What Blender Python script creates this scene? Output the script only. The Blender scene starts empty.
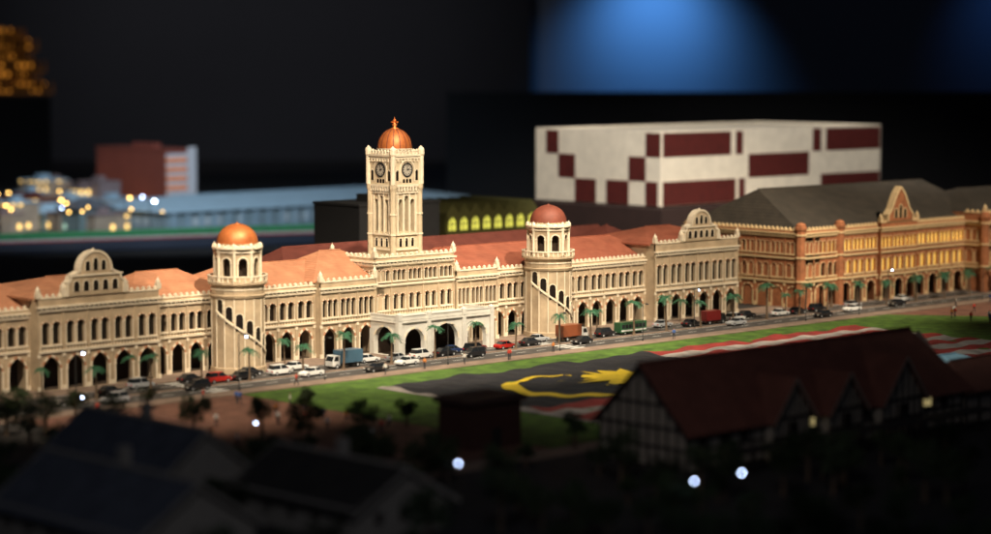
import bpy, bmesh, math, random
from mathutils import Matrix, Vector
random.seed(7)
scene=bpy.context.scene
scene.view_settings.view_transform='Standard'
scene.view_settings.look='None'
COL=scene.collection
PI=math.pi
T=Matrix.Translation
def RZ(a): return Matrix.Rotation(a,4,'Z')

# ---------------------------------------------------------------- materials
def mat(name,c,rough=.7,metal=0.,var=.15,scale=1.,bump=0.,emit=None,es=0.,c2=None,bscale=None,stain=0.):
    m=bpy.data.materials.new(name); m.use_nodes=True
    nt=m.node_tree; n=nt.nodes; l=nt.links
    b=n['Principled BSDF']; b.inputs['Roughness'].default_value=rough; b.inputs['Metallic'].default_value=metal
    tc=n.new('ShaderNodeTexCoord')
    nz=n.new('ShaderNodeTexNoise'); nz.inputs['Scale'].default_value=scale; nz.inputs['Detail'].default_value=6; nz.inputs['Roughness'].default_value=.65
    l.new(tc.outputs['Object'],nz.inputs['Vector'])
    mr=n.new('ShaderNodeMapRange'); mr.inputs[1].default_value=.3; mr.inputs[2].default_value=.7
    l.new(nz.outputs[0],mr.inputs[0])
    mx=n.new('ShaderNodeMix'); mx.data_type='RGBA'
    a=[x*(1-var) for x in c]; bb=[min(1,x*(1+var)) for x in c] if c2 is None else c2
    mx.inputs[6].default_value=(*a,1); mx.inputs[7].default_value=(*bb,1)
    l.new(mr.outputs[0],mx.inputs[0])
    out=mx.outputs[2]
    if stain:
        nz3=n.new('ShaderNodeTexNoise'); nz3.inputs['Scale'].default_value=.35; nz3.inputs['Detail'].default_value=4
        l.new(tc.outputs['Object'],nz3.inputs['Vector'])
        mr3=n.new('ShaderNodeMapRange'); mr3.inputs[1].default_value=.35; mr3.inputs[2].default_value=.65
        mr3.inputs[3].default_value=1-stain; mr3.inputs[4].default_value=1.0
        l.new(nz3.outputs[0],mr3.inputs[0])
        vm=n.new('ShaderNodeVectorMath'); vm.operation='SCALE'
        l.new(out,vm.inputs[0]); l.new(mr3.outputs[0],vm.inputs['Scale']); out=vm.outputs[0]
    l.new(out,b.inputs['Base Color'])
    if bump:
        nz2=n.new('ShaderNodeTexNoise'); nz2.inputs['Scale'].default_value=bscale or scale*4; nz2.inputs['Detail'].default_value=4
        l.new(tc.outputs['Object'],nz2.inputs['Vector'])
        bp=n.new('ShaderNodeBump'); bp.inputs['Strength'].default_value=bump; bp.inputs['Distance'].default_value=.3
        l.new(nz2.outputs[0],bp.inputs['Height']); l.new(bp.outputs[0],b.inputs['Normal'])
    if emit:
        b.inputs['Emission Color'].default_value=(*emit,1); b.inputs['Emission Strength'].default_value=es
    return m
def roofmat(name,c,c2,rough=.75,scale=2.2):
    m=mat(name,c,rough,0,.1,.5,c2=c2,stain=.18)
    nt=m.node_tree; n=nt.nodes; l=nt.links; b=n['Principled BSDF']
    tc=n.new('ShaderNodeTexCoord'); sx=n.new('ShaderNodeSeparateXYZ'); l.new(tc.outputs['Object'],sx.inputs[0])
    def sn(sock,f):
        a=n.new('ShaderNodeMath'); a.operation='MULTIPLY'; a.inputs[1].default_value=f; l.new(sock,a.inputs[0])
        s=n.new('ShaderNodeMath'); s.operation='SINE'; l.new(a.outputs[0],s.inputs[0]); return s.outputs[0]
    s1=sn(sx.outputs[2],2*PI*scale*1.3)
    s2=sn(sx.outputs[0],2*PI*scale)
    ad=n.new('ShaderNodeMath'); ad.operation='ADD'; l.new(s1,ad.inputs[0]); l.new(s2,ad.inputs[1])
    bp=n.new('ShaderNodeBump'); bp.inputs['Strength'].default_value=.22; bp.inputs['Distance'].default_value=.1
    l.new(ad.outputs[0],bp.inputs['Height']); l.new(bp.outputs[0],b.inputs['Normal'])
    return m
def citymat(name,base,lit,es,sx_,sz_,frac):
    m=mat(name,base,.7,0,.2,.2)
    nt=m.node_tree; n=nt.nodes; l=nt.links; b=n['Principled BSDF']
    tc=n.new('ShaderNodeTexCoord'); sp=n.new('ShaderNodeSeparateXYZ'); l.new(tc.outputs['Object'],sp.inputs[0])
    def M_(op,a,bv):
        q=n.new('ShaderNodeMath'); q.operation=op
        l.new(a,q.inputs[0])
        if hasattr(bv,'is_linked'): l.new(bv,q.inputs[1])
        elif bv is not None: q.inputs[1].default_value=bv
        return q.outputs[0]
    h=M_('ADD',sp.outputs[0],sp.outputs[1])
    u=M_('DIVIDE',h,sx_); v=M_('DIVIDE',sp.outputs[2],sz_)
    fu=M_('FRACT',u,None); fv=M_('FRACT',v,None)
    inu=M_('MULTIPLY',M_('GREATER_THAN',fu,.25),M_('LESS_THAN',fu,.75))
    inv=M_('MULTIPLY',M_('GREATER_THAN',fv,.3),M_('LESS_THAN',fv,.75))
    cu=n.new('ShaderNodeCombineXYZ'); l.new(M_('FLOOR',u,None),cu.inputs[0]); l.new(M_('FLOOR',v,None),cu.inputs[1])
    wn=n.new('ShaderNodeTexWhiteNoise'); l.new(cu.outputs[0],wn.inputs['Vector'])
    on=M_('LESS_THAN',wn.outputs['Value'],frac)
    f=M_('MULTIPLY',M_('MULTIPLY',inu,inv),on)
    st=M_('MULTIPLY',f,es)
    b.inputs['Emission Color'].default_value=(*lit,1); l.new(st,b.inputs['Emission Strength'])
    return m

CREAM=mat('cream_plaster',(.49,.375,.25),.75,0,.12,.9,bump=.15,stain=.25)
TOWERC=mat('ivory_plaster',(.6,.49,.34),.75,0,.1,.9,bump=.12,stain=.18)
TRIM=mat('pale_trim',(.76,.66,.51),.65,0,.08,1.2,stain=.12)
WHITE=mat('grey_white_plaster',(.64,.62,.57),.6,0,.06,1.,stain=.15)
BRICKT=mat('red_brick_band',(.42,.2,.11),.8,0,.15,2)
INNER=mat('shaded_interior',(.045,.027,.016),.9,0,.3,.6)  # dark brown colour stands in for the shade inside arcades and lantern
GLASS=mat('dark_window_glass',(.014,.01,.008),.25,0,.4,.5)
GLASSW=mat('warm_window_glass',(.12,.06,.02),.4,0,.4,.5,emit=(1,.58,.1),es=1.0)
ROOF=roofmat('orange_clay_roof',(.46,.19,.1),(.55,.25,.135))
ROOFR=roofmat('red_clay_roof',(.27,.07,.037),(.33,.1,.055))
ROOFD=roofmat('dark_terracotta_roof',(.15,.035,.025),(.19,.05,.035))
COPPER=mat('copper_dome',(.62,.17,.045),.48,.35,.15,1.5,c2=(.68,.22,.065),bump=.1,stain=.25)
REDDOME=mat('rust_brown_dome',(.2,.05,.028),.65,.05,.15,1.5,bump=.1,stain=.25)
GOLD=mat('copper_finial',(.7,.2,.05),.45,.5)
DIAL=mat('clock_dial',(.42,.38,.32),.5,0,.1,3)
BLACK=mat('black_metal',(.02,.02,.02),.5)
OBRICK=mat('orange_brick',(.38,.14,.058),.8,0,.2,1.4,bump=.2,stain=.3)
OTRIM=mat('sandstone_trim',(.68,.5,.28),.7,0,.1,1)
LIT=mat('lit_window',(.5,.35,.1),.5,0,.3,.4,emit=(1,.7,.12),es=1.9)
SLATE=roofmat('slate_roof',(.032,.027,.021),(.05,.04,.03))
GRASS=mat('grass',(.05,.115,.01),.95,0,.3,.35,c2=(.09,.18,.018),bump=.6,bscale=5,stain=.25)
ASPH=mat('asphalt',(.06,.054,.052),.75,0,.25,.5,bump=.2,bscale=6,stain=.3)
PAVE=mat('paving',(.24,.17,.13),.85,0,.15,1.2,bump=.2,stain=.3)
PLAZA=mat('red_plaza_paving',(.17,.075,.05),.85,0,.25,.6,bump=.2,stain=.35)
DIRT=mat('dark_ground',(.024,.021,.02),.95,0,.4,.1,stain=.3)
LINE=mat('road_paint',(.65,.65,.62),.6,0,.12,3)
FROND=mat('palm_frond',(.018,.09,.045),.6,0,.35,2,c2=(.035,.15,.07))
LEAF=mat('leaf',(.016,.03,.01),.7,0,.4,1,c2=(.04,.07,.018))
BARK=mat('bark',(.12,.08,.05),.9,0,.3,3)
REDPANEL=mat('oxblood_panel',(.085,.01,.008),.7,0,.2,.5)
BOXW=mat('matte_white_board',(.82,.75,.62),.75,0,.05,.3,stain=.1)
DARKB=mat('dark_brown_board',(.03,.014,.012),.8,0,.2,.3)
BULB=mat('lamp_bulb',(1,1,1),.4,0,0,1,emit=(.55,.68,1),es=34)
BULBY=mat('warm_bulb',(1,.8,.3),.4,0,0,1,emit=(1,.6,.15),es=14)
TUDW=mat('half_timber_plaster',(.36,.31,.25),.8,0,.12,.7)
TUDB=mat('dark_timber',(.02,.015,.012),.8)
TROOF=roofmat('oxblood_tile_roof',(.15,.048,.032),(.2,.068,.045))
GREYR=roofmat('blue_grey_roof',(.08,.084,.1),(.115,.12,.14))
GREYL=mat('pale_blue_grey',(.34,.47,.56),.7,0,.1,.3)

# ---------------------------------------------------------------- mesh builder
class MB:
    def __init__(s): s.v=[];s.f=[];s.m=[];s.sm=[];s.M=Matrix.Identity(4)
    def face(s,pts,mi=0,sm=False):
        b=len(s.v)
        for p in pts: s.v.append(tuple(s.M@Vector(p)))
        s.f.append(list(range(b,b+len(pts)))); s.m.append(mi); s.sm.append(sm)
    def box(s,x0,x1,y0,y1,z0,z1,mi=0):
        P=[(x0,y0,z0),(x1,y0,z0),(x1,y1,z0),(x0,y1,z0),(x0,y0,z1),(x1,y0,z1),(x1,y1,z1),(x0,y1,z1)]
        for q in ((3,2,1,0),(4,5,6,7),(0,1,5,4),(1,2,6,5),(2,3,7,6),(3,0,4,7)): s.face([P[i] for i in q],mi)
    def prism(s,pts,y0,y1,mi=0):
        n=len(pts)
        s.face([(x,y0,z) for x,z in pts],mi); s.face([(x,y1,z) for x,z in reversed(pts)],mi)
        for i in range(n):
            a=pts[i];b=pts[(i+1)%n]
            s.face([(a[0],y0,a[1]),(a[0],y1,a[1]),(b[0],y1,b[1]),(b[0],y0,b[1])],mi)
    def rev(s,cx,cy,prof,n=16,mi=0,sm=True,a0=0):
        for i in range(n):
            a=a0+2*PI*i/n;b=a0+2*PI*(i+1)/n
            for (r0,z0),(r1,z1) in zip(prof,prof[1:]):
                p=[(cx+r0*math.cos(a),cy+r0*math.sin(a),z0)]
                if r0>1e-4: p.append((cx+r0*math.cos(b),cy+r0*math.sin(b),z0))
                if r1>1e-4: p.append((cx+r1*math.cos(b),cy+r1*math.sin(b),z1))
                p.append((cx+r1*math.cos(a),cy+r1*math.sin(a),z1))
                if len(p)>2: s.face(p,mi,sm)
    def pyr(s,cx,cy,z0,z1,w,mi=0):
        P=[(cx-w,cy-w,z0),(cx+w,cy-w,z0),(cx+w,cy+w,z0),(cx-w,cy+w,z0)]
        for i in range(4): s.face([P[i],P[(i+1)%4],(cx,cy,z1)],mi)
    def hip(s,x0,x1,y0,y1,z0,z1,ix,mi=0,t=.25):
        ym=(y0+y1)/2; a=(x0+ix,ym,z1); b=(x1-ix,ym,z1)
        s.face([(x0,y0,z0),(x1,y0,z0),b,a],mi); s.face([(x1,y1,z0),(x0,y1,z0),a,b],mi)
        s.face([(x0,y1,z0),(x0,y0,z0),a],mi); s.face([(x1,y0,z0),(x1,y1,z0),b],mi)
        for p,q in (((x0,y0),(x1,y0)),((x1,y0),(x1,y1)),((x1,y1),(x0,y1)),((x0,y1),(x0,y0))):
            s.face([(*p,z0-t),(*q,z0-t),(*q,z0),(*p,z0)],mi)
        s.box(x0+ix,x1-ix,ym-.15,ym+.15,z1-.1,z1+.12,mi)
def archpts(xc,w,zs,kind,n=8,t=0):
    r=[]
    W=w+2*t
    for i in range(n+1):
        x=-W/2*math.cos(PI*i/n)
        if kind=='p':
            ax=abs(x); z=math.sqrt(max(0,W*W-(ax+W/2)**2))*.74
        else: z=W/2*math.sin(PI*i/n)
        r.append((xc+x,zs+z))
    return r
def wall(mb,x0,x1,z0,z1,ops,y=0,depth=.5,mi=0):
    cur=x0
    for (xc,w,zb,zs,kind) in sorted(ops):
        a=xc-w/2;b=xc+w/2
        mb.face([(cur,y,z0),(a,y,z0),(a,y,z1),(cur,y,z1)],mi)
        if zb>z0: 
            mb.face([(a,y,z0),(b,y,z0),(b,y,zb),(a,y,zb)],mi)
            mb.face([(a,y,zb),(b,y,zb),(b,y+depth,zb),(a,y+depth,zb)],mi)
        P=archpts(xc,w,zs,kind)
        for p,q in zip(P,P[1:]):
            mb.face([(p[0],y,p[1]),(q[0],y,q[1]),(q[0],y,z1),(p[0],y,z1)],mi)
            mb.face([(p[0],y,p[1]),(q[0],y,q[1]),(q[0],y+depth,q[1]),(p[0],y+depth,p[1])],mi)
        for xx in (a,b): mb.face([(xx,y,zb),(xx,y,zs),(xx,y+depth,zs),(xx,y+depth,zb)],mi)
        cur=b
    mb.face([(cur,y,z0),(x1,y,z0),(x1,y,z1),(cur,y,z1)],mi)
def ring(mb,xc,w,zb,zs,kind,t=.18,y=-.08,ms=(0,1),jamb=True):
    I=archpts(xc,w,zs,kind); O=archpts(xc,w,zs,kind,t=t)
    for i in range(len(I)-1):
        m=ms[i%2]
        a,b,c,d=I[i],I[i+1],O[i+1],O[i]
        mb.face([(a[0],y,a[1]),(b[0],y,b[1]),(c[0],y,c[1]),(d[0],y,d[1])],m)
        mb.face([(d[0],y,d[1]),(c[0],y,c[1]),(c[0],0,c[1]),(d[0],0,d[1])],m)
        mb.face([(a[0],y,a[1]),(b[0],y,b[1]),(b[0],0,b[1]),(a[0],0,a[1])],m)
    if jamb:
        for s_ in (-1,1):
            x=xc+s_*(w/2+t/2)
            mb.box(x-t/2,x+t/2,y,0.01,zb,zs,ms[0])
            mb.box(x-t*.8,x+t*.8,y-.05,0.01,zs-.15,zs+.05,ms[0])
def pane(mb,xc,w,zb,zs,kind,y,mi):
    P=archpts(xc,w+.1,zs,kind)
    mb.face([(xc-w/2-.05,y,zb-.05)]+[(xc+w/2+.05,y,zb-.05)]+[(p[0],y,p[1]) for p in reversed(P)],mi)
def mesh(name,mb,mats):
    me=bpy.data.meshes.new(name); me.from_pydata(mb.v,[],mb.f)
    for m in mats: me.materials.append(m)
    for p,mi,sm in zip(me.polygons,mb.m,mb.sm): p.material_index=mi; p.use_smooth=sm
    bm=bmesh.new(); bm.from_mesh(me); bmesh.ops.remove_doubles(bm,verts=bm.verts,dist=.0008)
    bmesh.ops.recalc_face_normals(bm,faces=bm.faces); bm.to_mesh(me); bm.free()
    me.update(); return me
def obj(name,me,parent=None,M=None,**kw):
    o=bpy.data.objects.new(name,me); COL.objects.link(o)
    if parent: o.parent=parent
    if M is not None: o.matrix_local=M
    for k,v in kw.items(): o[k]=v
    return o
def empty(name,label,cat,M=None,group=None):
    o=bpy.data.objects.new(name,None); COL.objects.link(o); o.empty_display_size=.5
    if M is not None: o.matrix_local=M
    o['label']=label; o['category']=cat
    if group: o['group']=group
    return o
def mk(name,mb,mats,parent=None,M=None,**kw): return obj(name,mesh(name,mb,mats),parent,M,**kw)

# ---------------------------------------------------------------- facade segment
WCACHE={}
def segment(parent,M,L,nb,rows,ztop,wm,tm,bm_,arc=3.2,back=14,pil=True,merl=True,pin=0,reveal=.6):
    mb=MB(); bw=L/nb
    zt=rows[-1][1]
    for ri,(z0,z1,ops,kind,panes) in enumerate(rows):
        A=[]
        for b in range(nb):
            xc=(b+.5)*bw
            for (fx,fw,zb,zs,k) in ops: A.append((xc+fx*bw,fw*bw,zb,zs,k))
        wall(mb,0,L,z0,z1,A,0,reveal,0)
        key=(round(bw,2),tuple(ops),panes is not None and panes.name,tm.name)
        if key not in WCACHE:
            w=MB()
            for (fx,fw,zb,zs,k) in ops:
                ring(w,fx*bw,fw*bw,zb,zs,k,t=min(.28,.12*bw) if not panes else .12,y=-.12)
                if panes:
                    pane(w,fx*bw,fw*bw,zb,zs,k,.55,2)
            if panes:
                fa=min(o[0]-o[1]/2 for o in ops)*bw; fb=max(o[0]+o[1]/2 for o in ops)*bw; zb=ops[0][2]
                w.box(fa-.2,fb+.2,-.26,0.0,zb-.25,zb-.02,0)
            WCACHE[key]=mesh('arched_window' if panes else 'arcade_arch',w,[tm,bm_,panes or INNER])
        for b in range(nb):
            obj('arched_window' if panes else 'arcade_arch',WCACHE[key],parent,M@T(((b+.5)*bw,0,0)))
        mb.box(-.12,L+.12,-.32,.0,z1-.32,z1-.02,1)
        mb.box(-.1,L+.1,-.18,.0,z1-.5,z1-.32,1)
    z=rows[0][1]; n=int(L/.55)
    for i in range(n):
        x=(i+.5)*L/n; mb.box(x-.08,x+.08,-.1,-.003,z+.03,z+.5,1)
    n=int(L/.8)
    for i in range(n): 
        x=(i+.5)*L/n; mb.box(x-.13,x+.13,-.42,-.003,zt-.1,zt+.22,1)
    mb.box(-.3,L+.3,-.55,0,zt+.22,zt+.5,1)
    mb.box(0,L,-.12,.3,zt+.5,ztop-.45,0)
    mb.box(-.1,L+.1,-.22,.38,ztop-.45,ztop-.28,1)
    if merl:
        n=int(L/1.05)
        for i in range(n):
            x=(i+.5)*L/n; mb.box(x-.27,x+.27,-.1,.25,ztop-.28,ztop+.05,1); mb.pyr(x,.075,ztop+.05,ztop+.3,.2,1)
    if pil:
        for b in range(nb+1):
            x=b*bw; mb.box(x-.14,x+.14,-.16,0.0,0,zt-.5,0); mb.box(x-.27,x+.27,-.24,0.0,0,.8,1); mb.box(x-.24,x+.24,-.22,0,rows[0][1]-1.0,rows[0][1]-.5,1)
            if pin and b%pin==0:
                mb.box(x-.35,x+.35,-.3,.4,ztop-.28,ztop+.6,1); mb.rev(x,.05,[(.32,ztop+.6),(.4,ztop+.9),(.1,ztop+1.3),(0,ztop+1.6)],8,1)
    for x in (0,L):
        mb.face([(x,0,0),(x,back,0),(x,back,ztop-.45),(x,0,ztop-.45)],0)
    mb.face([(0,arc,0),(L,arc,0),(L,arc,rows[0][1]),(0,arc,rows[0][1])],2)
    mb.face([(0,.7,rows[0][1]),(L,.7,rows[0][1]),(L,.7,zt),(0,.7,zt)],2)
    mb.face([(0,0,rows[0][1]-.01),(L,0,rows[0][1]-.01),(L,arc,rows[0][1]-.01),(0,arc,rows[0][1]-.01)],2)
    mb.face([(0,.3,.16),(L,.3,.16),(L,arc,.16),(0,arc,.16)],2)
    mb.face([(0,.31,ztop-.5),(L,.31,ztop-.5),(L,back,ztop-.5),(0,back,ztop-.5)],0)
    mb.face([(0,back,0),(L,back,0),(L,back,ztop-.45),(0,back,ztop-.45)],0)
    return mk('wall',mb,[wm,tm,INNER],parent,M)

# ================================================================ SETTING
def sheet(name,pts,z,m,**kw):
    b=MB(); b.face([(x,y,z) for x,y in pts]); return mk(name,b,[m],kind='structure',**kw)
def rect(x0,x1,y0,y1): return [(x0,y0),(x1,y0),(x1,y1),(x0,y1)]
sheet('ground',rect(-1500,2500,-1500,2500),-.03,DIRT)
sheet('road',rect(-180,260,-18,-4.6),.01,ASPH)
b=MB(); b.box(-180,260,-4.6,3,-.02,.14); mk('pavement',b,[PAVE],kind='structure')
b=MB(); b.box(-180,260,-21.6,-18,-.02,.13); mk('pavement',b,[PAVE],kind='structure')
b=MB(); b.box(-180,260,-11.9,-11.1,-.02,.14); mk('traffic_island',b,[PAVE],kind='structure')
sheet('lawn',[(-48,-85),(118,-85),(118,-40),(104,-21.6),(-48,-21.6)],.03,GRASS)
sheet('plaza',[(-95,-85),(-48.2,-85),(-48.2,-21.7),(-84,-21.7)],.02,PLAZA)
sheet('plaza',[(104.3,-21.7),(118.3,-40),(118.3,-85),(260,-85),(260,-21.7)],.02,PLAZA)
sheet('path',rect(-95,120,-90,-85.2),.025,PAVE)
b=MB()
for yy in (-7.8,-14.9):
    for i in range(90):
        x=-170+i*4.7; b.face([(x,yy-.1,.02),(x+2.2,yy-.1,.02),(x+2.2,yy+.1,.02),(x,yy+.1,.02)])
for yy in (-5.0,-10.7,-12.3,-17.6):
    b.face([(-180,yy-.08,.02),(260,yy-.08,.02),(260,yy+.08,.02),(-180,yy+.08,.02)])
for xx in (-50,24):
    for k in range(9): 
        y0=-17.3+k*1.45; 
        if abs(y0+11.4)>1.0: b.face([(xx,y0,.024),(xx+3.2,y0,.024),(xx+3.2,y0+.7,.024),(xx,y0+.7,.024)])
mk('road_markings',b,[LINE],kind='structure')

# ================================================================ MAIN BUILDING
main=empty('colonial_building','long cream arcaded colonial building with terracotta roofs and copper domes','building')
G1=(0,.7,.15,3.2,'p')
R2=[(0,6.0,(G1,),'a',None),(6.0,11.0,((-.225,.35,6.7,8.9,'r'),(.225,.35,6.7,8.9,'r')),'w',GLASS)]
R3=[(0,6.0,(G1,),'a',None),(6.0,11.0,((-.29,.25,6.7,9.1,'r'),(0,.25,6.7,9.1,'r'),(.29,.25,6.7,9.1,'r')),'w',GLASS)]
def SEG(x0,x1,yf,nb,rows,zt,**k): segment(main,T((x0,yf,0)),x1-x0,nb,rows,zt,CREAM,TRIM,BRICKT,**k)
SEG(-96,-68.3,2.5,7,R2,12.3)
P1=[(0,6.0,(G1,),'a',None),(6.0,12.0,((-.215,.32,6.8,9.5,'r'),(.215,.32,6.8,9.5,'r')),'w',GLASS)]
SEG(-68.2,-47.2,0,5,P1,14.0,pin=5)
SEG(-47,-30,2.5,5,R2,12.3)
SEG(-30,-15.2,2.5,4,R2,12.3)
SEG(-15,-3.6,1.0,3,R3,12.8,pin=3)
SEG(14.6,24,1.0,3,R3,12.8,pin=3)
SEG(24.2,34,2.5,3,R2,12.3)
SEG(34,62.8,2.5,8,R2,12.3)
P2=[(0,6.0,(G1,),'a',None),(6.0,12.5,((-.215,.33,6.8,9.9,'r'),(.215,.33,6.8,9.9,'r')),'w',GLASS)]
SEG(63,86,0,6,P2,14.8,pin=6)
def roof(x0,x1,y0,y1,z0,z1,ix,m=ROOF,parent=main):
    b=MB(); b.hip(x0,x1,y0,y1,z0,z1,ix); return mk('roof',b,[m],parent)
roof(-98,-62,3.4,18,11.9,15.2,6)
roof(-69,-46.5,1.2,19,13.7,15.7,8.5)
roof(-50,-30,3.4,18,11.9,15.3,6)
roof(-34,-2,3.4,18,11.95,15.3,6)
roof(-15.5,4,2.2,18,12.5,16.6,7.5)
roof(12,68,3.4,18,11.9,15.6,6,ROOFR)
roof(14,25,2.0,17,12.5,15.7,5,ROOFR)
roof(62.4,86.6,1.2,19,14.3,16.7,8.5,ROOFR)
roof(-4,90,24,44,9.5,15.2,7,ROOFD)
b=MB(); b.box(-3,89,25,43,0,9.3); mk('rear_wall',b,[CREAM],main)
roof(66,84,14,34,11,16.2,8.9,ROOFD)
def gable(xc,z0,h,hw,y):
    b=MB(); half=[(hw,z0),(hw,z0+h*.3),(hw*.9,z0+h*.34),(hw*.86,z0+h*.46),(hw*.7,z0+h*.5),(hw*.62,z0+h*.54)]
    R=hw*.56; zc=z0+h-R
    for i in range(0,9):
        a=-.1+(PI/2+.1)*i/8; half.append((R*math.cos(a),zc+R*math.sin(a)))
    pts=[(xc+x,z) for x,z in half]+[(xc-x,z) for x,z in reversed(half[:-1])]
    b.prism(pts,y-.3,y+.8,0)
    for p,q in zip(pts,pts[1:]):
        d=Vector((q[0]-p[0],0,q[1]-p[1])); 
        if d.length<.01: continue
        nrm=Vector((d.z,0,-d.x)).normalized()*.16
        P=Vector((p[0],0,p[1]));Q=Vector((q[0],0,q[1]))
        ya,yb=y-.45,y+.95
        A=P-nrm;B=Q-nrm;C=Q+nrm;D=P+nrm
        b.face([(A.x,ya,A.z),(B.x,ya,B.z),(C.x,ya,C.z),(D.x,ya,D.z)],1)
        b.face([(D.x,ya,D.z),(C.x,ya,C.z),(C.x,yb,C.z),(D.x,yb,D.z)],1)
        b.face([(A.x,ya,A.z),(B.x,ya,B.z),(B.x,yb,B.z),(A.x,yb,A.z)],1)
    b.box(xc-hw*.95,xc+hw*.95,y-.5,y-.3,z0+h*.44,z0+h*.48,1)
    b.M=T((0,y-.3,0))
    for k in (-2,-1,0,1,2):
        a_=(xc+k*hw*.34,hw*.2,z0+h*.1,z0+h*.26,'r'); pane(b,*a_,-.02,2); ring(b,*a_,t=.12,ms=(1,1))
    for k in (-1,0,1):
        a_=(xc+k*R*.5,R*.3,z0+h*.56,z0+h*(.72 if k else .78),'r'); pane(b,*a_,-.02,2); ring(b,*a_,t=.1,ms=(1,1))
    b.M=Matrix.Identity(4)
    b.rev(xc,y+.25,[(.25,z0+h),(.32,z0+h+.2),(.08,z0+h+.35),(0,z0+h+.5)],8,1)
    for s in (-1,1):
        x=xc+s*(hw+.5); b.box(x-.4,x+.4,y-.3,y+.5,z0,z0+1.1,1); b.rev(x,y+.1,[(.4,z0+1.1),(.5,z0+1.5),(.15,z0+1.9),(0,z0+2.3)],8,1)
    return mk('gable',b,[CREAM,TRIM,GLASS],main)
gable(-58.5,13.7,6.4,4.9,-.05); gable(75.2,14.5,5.6,4.6,-.05)

def porch():
    b=MB(); x0,x1,y0,y1=-4.6,15.8,-6.2,1.2; L=x1-x0; D=y1-y0
    fo=[(x0+3.3,4.2,0.15,2.4,'r'),(x0+L/2,5.4,.15,2.2,'r'),(x1-3.3,4.2,.15,2.4,'r')]
    wall(b,x0,x1,0,5.6,fo,y0,.8,0)
    b.M=T((x0,y1,0))@RZ(-PI/2)
    wall(b,0,D,0,5.6,[(D/2,5.0,.15,2.3,'r')],0,.8,0)
    b.M=T((x1,y0,0))@RZ(PI/2)
    wall(b,0,D,0,5.6,[(D/2,5.0,.15,2.3,'r')],0,.8,0)
    b.M=Matrix.Identity(4)
    b.box(x0-.3,x1+.3,y0-.3,y1-.3,5.6,5.9,1)
    b.box(x0,x1,y0,y1-.4,5.9,6.0,1)
    for (ax,ay,bx,by) in ((x0,y0,x1,y0),(x0,y0,x0,y1),(x1,y0,x1,y1)):
        b.box(min(ax,bx)-.12,max(ax,bx)+.12,min(ay,by)-.12,max(ay,by)+.12,6.0,6.65,0)
        b.box(min(ax,bx)-.2,max(ax,bx)+.2,min(ay,by)-.2,max(ay,by)+.2,6.65,6.8,1)
    for (x,y) in ((x0,y0),(x1,y0),(x0+6.3,y0),(x1-6.3,y0)):
        b.box(x-.4,x+.4,y-.35,y+.4,0,6.0,0); b.box(x-.38,x+.38,y-.4,y+.4,6.0,7.0,1); b.pyr(x,y,7.0,7.3,.38,1)
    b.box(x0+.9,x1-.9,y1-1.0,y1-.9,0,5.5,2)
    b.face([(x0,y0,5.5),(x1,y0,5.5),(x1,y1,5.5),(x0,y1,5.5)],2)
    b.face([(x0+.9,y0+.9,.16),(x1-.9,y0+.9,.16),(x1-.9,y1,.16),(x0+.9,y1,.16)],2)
    o=mk('porch',b,[WHITE,WHITE,INNER],main)
    for f in fo:
        w=MB(); ring(w,*f,t=.3,ms=(0,1)); mk('arch_surround',w,[WHITE,TRIM],o,T((0,y0,0)))
    w=MB(); ring(w,D/2,5.0,.15,2.3,'r',t=.3,ms=(0,1)); mk('arch_surround',w,[WHITE,TRIM],o,T((x0,y1,0))@RZ(-PI/2))
porch()
CB=[(0,6.1,((0,.5,.2,3.2,'r'),),'a',None),(6.1,11.2,((-.215,.3,6.9,9,'r'),(.215,.3,6.9,9,'r')),'w',GLASS),(11.2,14.6,((-.28,.24,11.7,13.1,'r'),(0,.24,11.7,13.1,'r'),(.28,.24,11.7,13.1,'r')),'w',GLASS)]
segment(main,T((-3.2,1.4,0)),17.4,5,CB,16.0,CREAM,TRIM,BRICKT,back=11,pin=5)
segment(main,T((-3.25,12.4,0))@RZ(-PI/2),11,3,CB,16.0,CREAM,TRIM,BRICKT,back=2,pin=3)

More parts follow.
